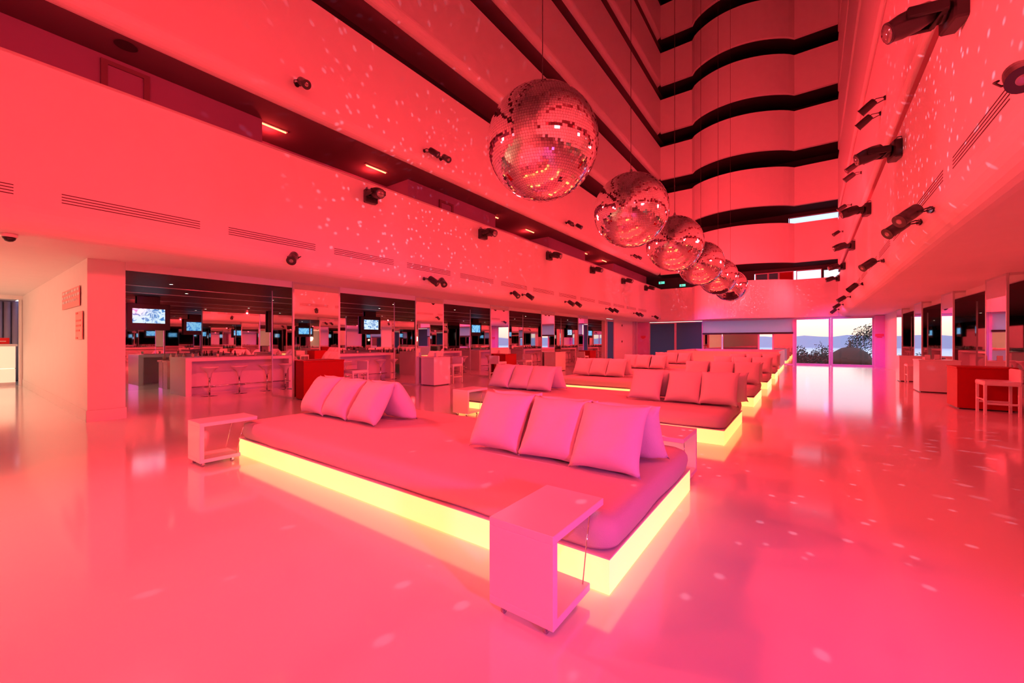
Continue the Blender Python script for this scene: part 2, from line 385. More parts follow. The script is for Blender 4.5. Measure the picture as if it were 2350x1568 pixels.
# light troughs in the bar ceilings (two pale strips)
for x in (-13.9, -15.9):
    mb = MB(); mb.box(x-.05, x+.05, 2.2, 26.4, ZB-.012, ZB); struct('trim_4', mb, 'frame_metal')

# ---------------------------------------------------------------- back wall on the ground floor
YW = 33.2
mb = MB(); mb.box(-11.1, 4.3, YW, YW+.2, 3.10, 3.42); struct('wall_back', mb, 'plaster')
mb = MB(); mb.box(-11.1, -10.2, YW-.02, YW+.2, 0, 3.10); struct('wall_back_pink_lit', mb, 'pink_light_tint')
mb = MB(); mb.box(3.50, 3.97, YW-.35, YW+.2, 0, 3.12); struct('wall_back_pink_lit', mb, 'pink_light_tint')
mb = MB(); mb.box(-11.1, -10.98, 31.9, 32.15, 0, 3.12); mb.box(-11.1, -10.98, 32.35, 32.7, 0, 3.12); struct('trim_5', mb, 'lilac_frame')
mb = MB(); mb.box(3.97, 4.10, YW-.4, YW-.1, 0, 3.12); struct('trim_5', mb, 'lilac_frame')
def window(n, x0, x1, z0, z1, y, m='glass', fr=.05, frame='lilac_frame', depth=.1):
    mb = MB(); mb.box(x0, x1, y+depth*.4, y+depth*.5, z0, z1); g = struct('window_%d' % n, mb, m)
    mb = MB()
    mb.box(x0-fr/2, x0+fr/2, y, y+depth, z0, z1); mb.box(x1-fr/2, x1+fr/2, y, y+depth, z0, z1)
    mb.box(x0, x1, y+.002, y+depth-.002, z1-fr, z1); mb.box(x0, x1, y+.002, y+depth-.002, z0, z0+fr)
    f = mb.build('window_frame', frame, g)
    return g
window(1, -.45, 1.345, 0, 3.10, YW, fr=.10)
window(2, 1.46, 3.46, 0, 3.10, YW, fr=.10)
window(3, -10.15, -8.18, 0, 3.06, YW, 'blind', fr=.10)
window(4, -8.10, -6.22, 0, 3.06, YW, 'blind', fr=.06)
window(5, -6.18, -4.92, 0, 2.1, YW, 'mirror')
window(6, -4.82, -2.60, 0, 2.1, YW, 'smoked_mirror')
window(7, -2.55, -1.75, 0, 2.1, YW, 'glass')
window(8, -1.70, -.60, 0, 2.1, YW, 'mirror')
window(15, -6.2, -.62, 2.1, 3.10, YW+.05)
mb = MB(); mb.box(-.62, -.50, YW-.06, YW+.12, 0, 3.12); struct('trim_6', mb, 'lilac_frame')
# curtain folds behind the tinted panes
t = thing('roller_screen', 'lowered lavender projection screen with a black bottom bar on the far wall', 'screen', (-3.38, 33.08, 2.08))
mb = MB(); mb.box(-2.78, 2.78, 0, .02, .10, 1.0); mb.build('screen_sheet', 'screen_fabric', t)
mb = MB(); mb.box(-2.8, 2.8, -.03, .05, 0, .10); mb.build('bottom_bar', 'black', t)
mb = MB(); mb.box(-2.8, 2.8, -.04, .08, .98, 1.06); mb.build('screen_case', 'lilac_frame', t)
# upper back windows
window(9, -.42, .98, 5.62, 6.56, YR+.02, fr=.05, depth=.12)
window(10, 1.05, 3.2, 5.62, 6.56, YR+.02, fr=.12, frame='plaster_dark', depth=.12)
window(11, -2.9, -2.15, 5.75, 6.56, YR+.02, 'sheet_glass_teal', fr=.06)
window(12, -2.1, -1.5, 5.75, 6.56, YR+.02, 'sheet_glass_teal', fr=.06)
window(13, -1.45, -.62, 5.75, 6.56, YR+.02, 'red_lacquer', fr=.06)
window(14, -.85, 3.2, 9.62, 10.35, YR+.02, fr=.05, depth=.12)
# left side glass door near the back
mb = MB(); mb.box(-11.16, -11.12, 26.75, 28.0, .1, 3.02); d = struct('door_2', mb, 'blind')
mb = MB(); mb.box(-11.2, -11.08, 26.68, 26.80, 0, 3.12); mb.box(-11.2, -11.08, 27.93, 28.05, 0, 3.12); mb.box(-11.19, -11.09, 26.8, 27.93, 2.95, 3.12); mb.box(-11.19, -11.09, 26.8, 27.93, 0, .12)
mb.build('door_frame', 'lilac_frame', d)
for y, z in ((29.6, 2.75), (29.6, 1.55)):
    mb = MB(); mb.box(-11.1, -11.07, y-.05, y+.05, z-.07, z+.07)
    tag(mb.build('wall_switch', 'black'), 'small dark %s on the wall beside the far glass door' % ('upper sensor' if z > 2 else 'lower switch'), 'switch')
for (x, y, lab, nx) in ((-10.65, YW-.04, 'small dark sign on the far left pink-lit wall', 0), (3.70, YW-.37, 'small dark sign on the far right pink-lit pillar', 0)):
    mb = MB(); mb.box(x-.2, x+.2, y, y+.015, 1.95, 2.0); mb.box(x-.2, x+.2, y, y+.015, 1.86, 1.92); mb.box(x-.12, x+.12, y, y+.015, 1.78, 1.83)
    tag(mb.build('wall_sign', 'ink'), lab, 'sign')

# gallery doors
n = 3
for (x, ya, yb, z1) in ((INL+.0, 1.66, 2.30, 6.63), (INL+.0, 10.1, 10.75, 6.45), (-11.48, 4.6, 5.6, 6.4), (-11.48, 7.1, 8.2, 6.4), (-11.48, 16.4, 17.2, 6.4)):
    mb = MB(); mb.box(x, x+.02, ya, yb, 3.6, z1); d = struct('door_%d' % n, mb, 'plaster_dark' if x < -11 else 'gallery_mauve'); n += 1
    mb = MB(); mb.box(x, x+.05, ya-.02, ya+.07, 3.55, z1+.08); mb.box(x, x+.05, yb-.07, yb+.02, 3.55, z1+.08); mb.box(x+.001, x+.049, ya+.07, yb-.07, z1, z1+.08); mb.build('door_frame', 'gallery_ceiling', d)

# ---------------------------------------------------------------- mirrored columns
def make_column():
    t = thing('mirrored_column', 'x', 'column')
    W, D, H = 1.36, 1.2, ZC
    def panel(nm, x0, x1, y0, y1):
        mb = MB(); mb.box(x0, x1, y0, y1, .06, H-.06); return mb.build(nm, 'mirror', t)
    panel('mirror_panel', -.02, 0, .04, W-.04); panel('mirror_panel', -D+.04, -.04, .0, .02)
    panel('mirror_panel', -D+.04, -.04, W-.02, W); panel('mirror_panel', -D, -D+.02, .04, W-.04)
    mb = MB(); e = .045
    for x in (-D-.005, -e+.005):
        for y in (-.005, W-e+.005): mb.box(x, x+e, y, y+e, 0, H)
    for z in (0, H-.06):
        mb.box(-D+e, -e, -.004, .03, z, z+.06); mb.box(-D+e, -e, W-.03, W+.004, z, z+.06); mb.box(-.03, .004, e, W-e, z, z+.06); mb.box(-D-.004, -D+.03, e, W-e, z, z+.06)
    mb.build('frame', 'frame_metal', t); return t
colp = make_column(); used = []
for i, y in enumerate((5.41, 9.65, 13.86, 18.1, 22.33)):
    place(colp, used, (-11.1, y, 0), 0, 'mirror clad square column on the left side, %s from the camera' % ORD[i], 'mirrored columns')
for i, y in enumerate((14.43, 18.64, 22.87, 26.95)):
    place(colp, used, (3.84, y+1.36, 0), PI, 'mirror clad square column on the right side, %s from the camera' % ORD[i], 'mirrored columns')
place(colp, used, (3.84, 10.2+1.36, 0), PI, 'mirror clad square column at the right edge, in front of all others', 'mirrored columns')

# ---------------------------------------------------------------- day beds
def rr(hx, hy, r, n=6):
    P = []
    for cx, cy, a0 in ((hx-r, hy-r, 0), (-hx+r, hy-r, 90), (-hx+r, -hy+r, 180), (hx-r, -hy+r, 270)):
        for k in range(n+1):
            a = math.radians(a0+90*k/n); P.append((cx+r*math.cos(a), cy+r*math.sin(a)))
    # subdivide the long sides
    Q = []
    for i, p in enumerate(P):
        q = P[(i+1) % len(P)]; Q.append(p); L = math.dist(p, q)
        m = int(L/.18)
        for j in range(1, m): Q.append((p[0]+(q[0]-p[0])*j/m, p[1]+(q[1]-p[1])*j/m))
    return Q
def mattress_mesh(hx, hy, z0, z1, seed):
    mb = MB(); rings = []
    base = rr(hx, hy, .16)
    def nz(x, y, s): return noise.noise(Vector((x*s+seed, y*s, seed*3)))
    prof = [(-.10, z0+.012, 0), (-.02, z0, 1), (.0, z0+.03, .8), (.012, z0+.11, .2), (.006, z1-.06, 0), (-.012, z1-.025, 0), (-.045, z1-.006, 0), (-.11, z1, 0)]
    for off, z, wv in prof:
        r = []
        for x, y in base:
            k = 1
            dx = x/hx; dy = y/hy
            fx = (hx+off)/hx; fy = (hy+off)/hy
            zz = z+wv*(.018*nz(x, y, 2.3)+.02*abs(nz(x, y, 1.1)))+(.004*nz(x, y, 3) if z > z1-.03 else 0)
            xx = x*fx; yy = y*fy
            g = .012*nz(x, y, 2.0)*(wv+.3)
            r.append((xx+g*(1 if x > 0 else -1), yy+g*(1 if y > 0 else -1), zz))
        rings.append(r)
    for s in (.85, .6, .3):
        rings.append([(x*(hx-.11)/hx*(1-(1-s)*.6) if False else x*(1-(1-s)*.35*hy/hx*2.2)*.98, y*s*.95, z1+.012*nz(x, y*s, 1.6)+.004*nz(x, y*s, 5)) for x, y in base])
    for r in rings: mb.v += r
    n = len(base)
    for k in range(len(rings)-1):
        for i in range(n):
            j = (i+1) % n; mb.face((k*n+i, k*n+j, (k+1)*n+j, (k+1)*n+i), 0, True)
    mb.face([n-1-i for i in range(n)]); e = (len(rings)-1)*n; mb.face([e+i for i in range(n)], 0, False)
    return mb
HX = 2.67; HY = 1.075
def make_bed():
    t = thing('daybed', 'x', 'daybed')
    mb = MB(); mb.box(-HX, HX, -HY, HY, .008, .222); mb.build('light_box', 'glow_panel', t)
    mb = MB(); mb.box(-HX+.02, HX-.02, -HY+.02, HY-.02, 0, .008); mb.box(-HX-.003, HX+.003, -HY-.003, HY+.003, .222, .232)
    mb.build('plinth_edge', 'white_lacquer', t)
    mattress_mesh(HX, HY, .235, .455, 3.1).build('mattress', 'fabric', t, fixn=True)
    return t
bed = make_bed(); used = []
bw = ['in the foreground', 'directly behind the foreground one', 'third in the row', 'fourth in the row', 'last before the white counter']
for k in range(5):
    place(bed, used, (-3.63, 3.425+4.37*k, 0), 0, 'low daybed with glowing yellow base and pale mattress, %s' % bw[k], 'glowing daybeds in a row')

# cushions
def pillow_mesh(w_, h_, th, seed):
    mb = MB(); N = 18
    def nz(a, b, s): return noise.noise(Vector((a*s+seed*5.3, b*s, seed)))
    idx = {}
    for side in (1, -1):
        for i in range(N+1):
            for j in range(N+1):
                u = -1+2*i/N; v = -1+2*j/N
                e = (i in (0, N) or j in (0, N))
                if side == -1 and e: idx[(-1, i, j)] = idx[(1, i, j)]; continue
                u2 = math.copysign(abs(u)**.85, u); v2 = math.copysign(abs(v)**.85, v)
                x = w_/2*u2*(1-.11*(1-v2**4)*abs(u2)); z = h_/2+h_/2*v2*(1-.09*(1-u2**4)*abs(v2))
                f = max(0, (1-abs(u2)**3.2)*(1-abs(v2)**3.2))**.55
                y = side*th*f*(1-.18*v2)+.012*nz(u, v, 1.7)+.006*f*nz(u+9, v, 5)+(.01*math.sin(6*u+seed) if abs(v2) > .9 else 0)
                idx[(side, i, j)] = len(mb.v); mb.v.append((x, y, z))
        for i in range(N):
            for j in range(N):
                q = [idx[(side, i, j)], idx[(side, i+1, j)], idx[(side, i+1, j+1)], idx[(side, i, j+1)]]
                mb.face(q if side == -1 else q[::-1], 0, True)
    return mb
PM = [pillow_mesh(.63, .63, .135, s).build('cushion', 'cushion') for s in (1.0, 2.2, 3.7)]
pused = [0, 0, 0]; rnd = random.Random(3)
def cushion(i, loc, tilt, rz, label, group):
    o = PM[i]
    if pused[i]: o = PM[i].copy(); COL.objects.link(o)
    pused[i] = 1
    o.rotation_euler = (tilt, 0, rz); o.location = loc; tag(o, label, 'cushion', group)
GX = {0: ([-5.93, -5.36, -4.72], [-2.50, -1.90, -1.33]), 1: ([-5.80, -5.24, -4.72], [-2.40, -1.74, -1.17])}
side_w = ['left', 'middle', 'right']
for k in range(5):
    gl, gr = GX.get(k, ([-5.82, -5.28, -4.70], [-2.42, -1.80, -1.20]))
    y0 = 2.35+4.37*k
    for gi, (gname, xs) in enumerate((('left', gl), ('right', gr))):
        for j, x in enumerate(xs):
            tl = -math.radians(31+rnd.uniform(-2, 2)); jz = rnd.uniform(-.06, .06)
            cushion((j+k+gi) % 3, (x+rnd.uniform(-.02, .02), y0+.80+rnd.uniform(-.015, .015), .475), tl, jz,
                    '%s square white cushion facing the camera in the %s pile on the %s daybed' % (side_w[j], gname, ['foreground', 'second', 'third', 'fourth', 'fifth'][k]), 'cushions on the %s daybed' % ['foreground', 'second', 'third', 'fourth', 'fifth'][k])
            cushion((j+k+gi+1) % 3, (x+.04+rnd.uniform(-.03, .03), y0+1.48+rnd.uniform(-.02, .02), .475), tl, PI+jz+rnd.uniform(-.1, .1),
                    '%s square white cushion leaning at the back of the %s pile on the %s daybed' % (side_w[j], gname, ['foreground', 'second', 'third', 'fourth', 'fifth'][k]), 'cushions on the %s daybed' % ['foreground', 'second', 'third', 'fourth', 'fifth'][k])

# side tables hooked over the beds
def make_table():
    t = thing('side_table', 'x', 'table')
    W = .42
    mb = MB(); mb.box(0, W, 0, .64, .505, .55, bev=.003); mb.build('tabletop', 'white_lacquer', t)
    mb = MB(); mb.box(0, W, 0, .045, .105, .505, bev=.003); mb.build('side_panel', 'white_lacquer', t)
    mb = MB(); mb.box(0, W, 0, .44, .06, .105, bev=.003); mb.build('bottom_shelf', 'white_lacquer', t)
    for x in (.03, W-.03):
        mb = MB(); mb.tube([(x, .40, .10), (x, .50, .51)], .004, 6); mb.build('rod', 'chrome', t)
    for x in (.07, W-.07):
        for y in (.05, .37):
            mb = MB(); mb.box(x-.02, x+.02, y-.018, y+.018, .05, .061); mb.box(x-.016, x-.011, y-.012, y+.012, .022, .055); mb.box(x+.011, x+.016, y-.012, y+.012, .022, .055)
            cs = mb.build('caster', 'chrome', t)
            mb = MB(); mb.lathe([(.014, -.009), (.024, -.008), (.025, 0), (.024, .008), (.014, .009)], seg=20, mtx=Matrix.Translation((x, y, .0255)) @ Matrix.Rotation(PI/2, 4, 'Y'))
            mb.build('wheel', 'lamp_lens', cs)
    return t
tb = make_table(); used = []
place(tb, used, (-1.46, 1.81, 0), 0, 'white C shaped side table at the near corner of the foreground daybed', 'side tables on casters')
place(tb, used, (-6.38, 1.80, 0), 0, 'white C shaped side table at the left end of the foreground daybed', 'side tables on casters')
place(tb, used, (-1.0, 5.04, 0), PI, 'white C shaped side table behind the right end of the foreground daybed', 'side tables on casters')
place(tb, used, (-6.0, 6.22, 0), 0, 'white C shaped side table at the left end of the second daybed', 'side tables on casters')

# ---------------------------------------------------------------- mirror balls
def make_ball():
    t = thing('mirror_ball', 'x', 'mirror ball'); R = .94
    mb = MB(); mb.lathe([(max(.001, math.sin(PI*k/32)*(R-.012)), -math.cos(PI*k/32)*(R-.012)) for k in range(33)], seg=48); mb.build('ball_core', 'steel_grey', t)
    mb = MB(); rg = random.Random(5); s = .042; rows = int(PI*R/s)
    for k in range(rows):
        th0 = PI*(k+.04)/rows; th1 = PI*(k+.96)/rows; thm = (th0+th1)/2
        n = max(3, int(2*PI*R*math.sin(thm)/s)); off = rg.random()
        for i in range(n):
            a0 = 2*PI*(i+off+.04)/n; a1 = 2*PI*(i+off+.96)/n; am = (a0+a1)/2
            nrm = Vector((math.sin(thm)*math.cos(am), math.sin(thm)*math.sin(am), math.cos(thm)))
            u = Vector((-math.sin(am), math.cos(am), 0)); v = nrm.cross(u)
            hw = R*math.sin(thm)*(a1-a0)/2; hh = R*(th1-th0)/2
            tx = rg.gauss(0, .02); ty = rg.gauss(0, .02)
            c = nrm*R
            P = [c+u*sa*hw+v*sb*hh+nrm*(sa*hw*tx+sb*hh*ty) for sa, sb in ((-1, -1), (1, -1), (1, 1), (-1, 1))]
            mb.quad(*P)
    mb.build('mirror_tiles', 'ball_mirror', t, fixn=False)
    mb = MB(); mb.lathe([(.09, R-.01), (.09, R+.03), (.04, R+.05), (.03, R+.12), (.012, R+.14)], seg=16); mb.build('cap', 'chrome', t)
    mb = MB(); mb.tube([(0, 0, R+.1), (0, 0, ZTOP-4.93)], .008, 6); mb.build('cable', 'black', t)
    return t
ball = make_ball(); used = []
for k in range(6):
    place(ball, used, (-3.63, 5.95+4.37*k, 4.93), .4*k, 'large silver mirror ball on a cable, %s in the row from the camera' % ORD[k], 'row of mirror balls')

# ---------------------------------------------------------------- stage lamps
def make_head():
    # origin on the wall, pointing +X into the hall
    t = thing('moving_head_light', 'x', 'stage light')
    mb = MB(); mb.box(0, .16, -.17, .17, -.17, .17, bev=.02); bb = mb.build('base_box', 'lamp_body', t)
    mb = MB(); mb.lathe([(.10, 0), (.10, .05)], seg=18, mtx=Matrix.Translation((.16, 0, 0)) @ Matrix.Rotation(PI/2, 4, 'Y'))
    for sy in (-1, 1): mb.box(.20, .56, sy*.17-.025, sy*.17+.025, -.06, .06, bev=.012)
    mb.box(.19, .25, -.17, .17, -.06, .06, bev=.01); mb.build('yoke', 'black', t)
    rot = Matrix.Translation((.46, 0, 0)) @ Matrix.Rotation(math.radians(62), 4, 'Z') @ Matrix.Rotation(PI/2, 4, 'Y')
    rot = Matrix.Translation((.46, 0, 0)) @ Matrix.Rotation(math.radians(20), 4, 'Y') @ Matrix.Rotation(PI/2, 4, 'Y')
    mb = MB(); mb.lathe([(.07, -.20), (.115, -.17), (.135, -.05), (.135, .10), (.115, .2), (.12, .23)], seg=24, mtx=rot); hd = mb.build('lamp_head', 'lamp_body', t)
    mb = MB(); mb.lathe([(.105, .225), (.10, .245), (.03, .26)], seg=24, mtx=rot); mb.build('lens', 'lamp_lens', hd)
    for sy in (-1, 1):
        mb = MB(); mb.tube([(0, sy*.1, .17), (.03, sy*.1, .22), (.09, sy*.1, .22), (.12, sy*.1, .17)], .012, 6); mb.build('clamp', 'steel_grey', bb)
    return t
def make_par():
    t = thing('spotlight_can', 'x', 'spotlight')
    rot = Matrix.Translation((.30, 0, -.06)) @ Matrix.Rotation(math.radians(35), 4, 'Y') @ Matrix.Rotation(PI/2, 4, 'Y')
    mb = MB(); mb.lathe([(.06, -.14), (.085, -.12), (.09, .0), (.09, .17), (.098, .175), (.098, .19)], seg=22, mtx=rot); hd = mb.build('can', 'lamp_body', t)
    mb = MB(); mb.lathe([(.085, .17), (.08, .186), (.02, .192)], seg=22, mtx=rot); mb.build('lens', 'lamp_lens', hd)
    mb = MB(); mb.tube([(.30, -.11, -.06), (.14, -.12, .0), (.03, -.07, 0), (.03, .07, 0), (.14, .12, 0), (.30, .11, -.06)], .010, 6)
    mb.lathe([(.05, 0), (.05, .03)], seg=14, mtx=Matrix.Rotation(PI/2, 4, 'Y')); mb.build('bracket', 'black', t)
    return t
head = make_head(); hu = []; par = make_par(); pu = []
for i, (y, z) in enumerate(((6.44, 5.3), (10.97, 5.3), (15.52, 5.31), (20.05, 5.33), (24.59, 5.3), (29.04, 5.34))):
    place(head, hu, (XL, y, z), 0, 'black moving head stage light on the left parapet, %s from the camera' % ORD[i], 'moving heads on the left parapet', rot=(0, 0, math.radians(-12+5*(i % 3))))
for i, (y, z) in enumerate(((6.64, 5.27), (10.64, 5.21), (15.55, 5.36), (20.7, 5.3), (26.1, 5.3), (31.0, 5.3))):
    place(head, hu, (xr(y), y, z), 0, 'black moving head stage light on the right parapet, %s from the camera' % ORD[i], 'moving heads on the right parapet', rot=(0, 0, PI+math.radians(12)))
def pars(lst, xf, base, where, grp):
    for i, (y, z) in enumerate(lst):
        a = base+rnd.uniform(-.7, .7)+(1.0 if (base > 3 and i == 0 and z < 4) else 0)
        place(par, pu, (xf(y), y, z), 0, 'dark spotlight can %s, %s from the camera' % (where, ORD[i]), grp, rot=(0, 0, a))
pars([(4.57, 3.43), (8.31, 3.42), (8.96, 3.43), (12.75, 3.42), (13.53, 3.43), (17.13, 3.43), (17.94, 3.43), (22.0, 3.43), (22.7, 3.43), (26.7, 3.43), (27.4, 3.43), (30.7, 3.43)],
     lambda y: XL-.01, 0, 'below the vents on the left wall', 'spotlights low on the left wall')
pars([(4.57, 7.28), (8.31, 7.23), (8.99, 7.23), (17.22, 7.19), (17.94, 7.23), (26.08, 7.18), (27.1, 7.23)], lambda y: XL, 0, 'high on the second left parapet', 'spotlights on the second left parapet')
pars([(5.3, 3.74), (8.2, 3.43), (8.95, 3.43), (12.94, 3.46), (17.7, 3.46), (22.8, 3.48), (27.6, 3.5), (31.6, 3.5)], xr, PI, 'low on the right wall', 'spotlights low on the right wall')
pars([(12.6, 7.16), (13.4, 7.16), (17.2, 7.28), (18.1, 7.28), (22.2, 7.3), (27.8, 7.4)], xr, PI, 'high on the second right parapet', 'spotlights on the second right parapet')

# air vents: four dark slots in a flush plate
def make_vent(L):
    t = thing('air_vent', 'x', 'vent')
    mb = MB(); mb.box(-.004, .004, 0, L, -.085, .085); mb.build('vent_plate', 'plaster', t)
    mb = MB()
    for k in range(4): mb.box(.0041, .007, .01, L-.01, .055-k*.043-.006, .055-k*.043+.006)
    mb.build('slots', 'plaster_dark', t); return t
va = make_vent(1.77); vu = []
for i in range(14):
    y = 1.02+2.215*i-2.215
    place(va, vu, (XL, y, 3.74), 0, 'long slotted air vent on the left wall, %s from the left' % (ORD[i] if i else 'first, cut off'), 'air vents on the left wall')
for i in range(12):
    y = 5.35+2.2*i
    place(va, vu, (xr(y+1.77), y+1.77, 3.72), 0, 'long slotted air vent on the right wall, %s from the camera' % ORD[i], 'air vents on the right wall', rot=(0, 0, PI-.011))

# gallery tubes
def make_tube():
    t = thing('tube_light', 'x', 'ceiling light')
    mb = MB(); mb.box(-.03, .03, -.38, .38, -.02, 0); mb.build('fitting', 'plaster', t)
    mb = MB(); mb.tube([(0, -.34, -.035), (0, .34, -.035)], .018, 8); mb.build('tube', 'tube_glow', t)
    return t
tu = make_tube(); tused = []
for i, y in enumerate((4.62, 7.6, 13.3, 16.1, 22.0, 24.9, 30.4)):
    place(tu, tused, (-10.52, y, 6.8), 0, 'glowing red tube light under the left gallery ceiling, %s from the camera' % ORD[i], 'gallery tube lights')
    lamp('POINT', (-10.75, y, 6.6), (1, .04, .04), 26, r=.05)
mb = MB(); mb.lathe([(.16, 0), (.15, .012), (.0, .012)], (-9.75, 1.86, 6.78), 24)
tag(mb.build('ceiling_speaker', 'plaster_dark'), 'round dark speaker grille in the left gallery ceiling', 'speaker')
t = thing('dome_camera', 'small dome security camera under the left soffit edge', 'camera', (-9.62, .55, ZC))
mb = MB(); mb.lathe([(.085, 0), (.085, -.05)], seg=20); mb.build('housing', 'white_lacquer', t)
mb = MB(); mb.lathe([(.07, -.05), (.062, -.08), (.04, -.105), (.01, -.115)], seg=20); mb.build('dome', 'black', t)
for i, (x, y, z, lab) in enumerate(((-9.25, 33.4, 6.25, 'green exit sign high in the back left gallery corner'), (-7.9, 34.4, 6.05, 'green exit sign to the right of the corner one in the back gallery'))):
    t = thing('exit_sign', lab, 'sign', (x, y, z))
    mb = MB(); mb.box(-.22, .22, 0, .04, -.09, .09); sb = mb.build('sign_box', 'exit_glow', t)
    mb = MB(); mb.box(.05, .14, -.004, 0, -.012, .012); mb.box(-.12, -.06, -.004, 0, -.06, .06); mb.box(-.02, .02, -.004, 0, -.05, .05); mb.build('pictogram', 'white_lacquer', sb)
    mb = MB(); mb.tube([(0, .02, .09), (0, .02, 6.8-z)], .01, 6); mb.build('hanger', 'black', t)

# ---------------------------------------------------------------- bars
def make_counter():
    # front faces +X, runs along +Y from the origin
    t = thing('bar_counter', 'x', 'bar counter'); L = 2.9; D = 1.36
    mb = MB(); mb.box(-D, 0, 0, L, .98, 1.08, bev=.004); mb.build('worktop', 'white_lacquer', t)
    for y in (0, L-.14):
        mb = MB(); mb.box(-D, 0, y, y+.14, 0, .98); mb.build('end_panel', 'white_lacquer', t)
    mb = MB(); mb.box(-.45, -.4, .14, L-.14, 0, .98); mb.build('front_panel', 'white_lacquer', t)
    mb = MB(); mb.box(-1.1, -.75, .2, L-.2, 1.08, 1.10); mb.build('drip_tray', 'steel_grey', t)
    mb = MB(); mb.tube([(-.25, .14, .22), (-.25, L-.14, .22)], .018, 8); mb.build('foot_rail', 'chrome', t)
    return t
bc = make_counter(); bu = []
for i in range(5):
    place(bc, bu, (-14.12, 3.93+4.23*i, 0), 0, 'white bar counter with recessed front on the left, %s from the camera' % ORD[i], 'left bar counters')
for i in range(7):
    place(bc, bu, (6.9, 1.44+4.23*i, 0), PI, 'white bar counter with recessed front on the right, %s along the row' % ['first'] .__add__(ORD[1:])[i], 'right bar counters')
def make_stool():
    t = thing('bar_stool', 'x', 'bar stool')
    mb = MB(); mb.lathe([(.045, .52), (.05, .60), (.075, .68), (.15, .75), (.205, .80), (.215, .83), (.20, .82), (.12, .775), (.02, .765)], seg=28); mb.build('seat', 'white_lacquer', t)
    mb = MB(); mb.lathe([(.022, .02), (.022, .55)], seg=12); mb.build('stem', 'chrome', t)
    mb = MB(); mb.tube([(.15*math.cos(a), .15*math.sin(a), .26) for a in [2*PI*k/20 for k in range(20)]], .009, 6, closed=True); mb.box(-.15, .15, -.007, .007, .254, .266); mb.build('foot_ring', 'chrome', t)
    mb = MB(); mb.lathe([(.20, 0), (.20, .008), (.06, .02), (.022, .035)], seg=28); mb.build('base', 'chrome', t)
    return t
st = make_stool(); su = []
cnt = 0
for i in range(5):
    for j, dy in enumerate((.44, 1.19, 1.96, 2.62)):
        if i == 0 and j == 3: continue
        place(st, su, (-13.72, 3.93+4.23*i+dy, 0), 0, '%s white tulip bar stool at the %s left bar counter' % (['first', 'second', 'third', 'fourth'][j], ORD[i]), 'tulip stools at the left bars')
for i in range(3):
    for j, dy in enumerate((-.5, -1.3, -2.1)):
        place(st, su, (6.5, 9.9+4.23*i+dy, 0), 0, '%s white tulip bar stool at the %s right bar counter' % (['first', 'second', 'third'][j], ORD[i]), 'tulip stools at the right bars')
# televisions hanging in front of the mirror wall
def make_tv(m):
    t = thing('television', 'x', 'television')
    mb = MB(); mb.box(-.06, .03, -.535, .535, -.42, .42, bev=.01); cb = mb.build('cabinet', 'black', t)
    mb = MB(); mb.box(.0305, .036, -.40, .40, -.20, .26); mb.build('screen', m, cb)
    mb = MB(); mb.box(-.05, .01, -.28, .28, .42, .335+.42-.10); mb.build('hanger', 'black', t)
    return t
tv = make_tv('tv_picture'); tvu = []; tv2 = make_tv('tv_picture_blue'); tv2u = []
for i in range(5):
    p, u = ((tv, tvu), (tv2, tv2u))[i % 2]
    place(p, u, (-17.08, 3.8+4.12*i, 2.335), 0, 'black television with a pale blue picture over the %s left bar counter' % ORD[i], 'televisions on the mirror wall')
for i in range(5):
    place(tv2, tv2u, (9.78, 3.74+4.23*i, 2.335), PI, 'black television with a blue picture over the right bar, %s along the row' % (['first']+ORD[1:])[i], 'televisions on the right mirror wall')
# back bar shelf with bottles
def bottle(kind):
    mb = MB()
    if kind: mb.lathe([(.036, 0), (.038, .02), (.038, .17), (.016, .22), (.014, .29), (.017, .30)], seg=10)
    else: mb.lathe([(.045, 0), (.046, .12), (.03, .17), (.013, .20), (.013, .24)], seg=10)
    return mb
bproto = [bottle(0).build('bottle', 'bottle_clear'), bottle(1).build('bottle', 'bottle_glass')]; bpu = [0, 0]
shu = []
def make_shelf():
    t = thing('back_counter', 'x', 'counter')
    mb = MB(); mb.box(-.25, .22, -1.2, 1.2, .86, .92, bev=.004); mb.build('worktop', 'marble', t)
    mb = MB(); mb.box(-.25, .18, -1.17, 1.17, 0, .86); mb.build('cabinet', 'marble', t); return t
sh = make_shelf()
def shelf_row(x, y, rz, lab, side, n, cnt):
    place(sh, shu, (x, y, 0), rz, 'marble back counter carrying bottles behind the %s bar counter' % lab, 'back counters')
    for j in range(cnt):
        k = rnd.randint(0, 1); o = bproto[k]
        if bpu[k]: o = bproto[k].copy(); COL.objects.link(o)
        bpu[k] = 1; o.location = (x+rnd.uniform(-.12, .1), y-1.05+j*2.1/(cnt-1), .92)
        tag(o, 'small glass bottle standing on the marble back counter behind the %s bar counter' % lab, 'bottle', 'bottles behind the %s bar counter' % lab)
for i in range(5): shelf_row(-16.93, 5.35+4.23*i, 0, ORD[i]+' left', 0, i, 12)
for i in range(5): shelf_row(9.62, 3.74+4.23*i, 0, (['first']+ORD[1:])[i]+' right', 0, i, 10)
# glass tumblers on the counters
mb = MB(); mb.lathe([(.03, 0), (.038, .10), (.034, .10), (.027, .01)], seg=12); gp = mb.build('tumbler', 'bottle_clear'); gu = []
for i in range(4):
    for j in range(5):
        o = gp
        if gu: o = gp.copy(); COL.objects.link(o)
        gu.append(1); o.location = (-14.3-rnd.uniform(0, .3), 3.93+4.23*i+.3+j*.55, 1.08)
        tag(o, 'small glass tumbler on the %s left bar counter' % ORD[i], 'glass', 'tumblers on the %s left bar counter' % ORD[i])
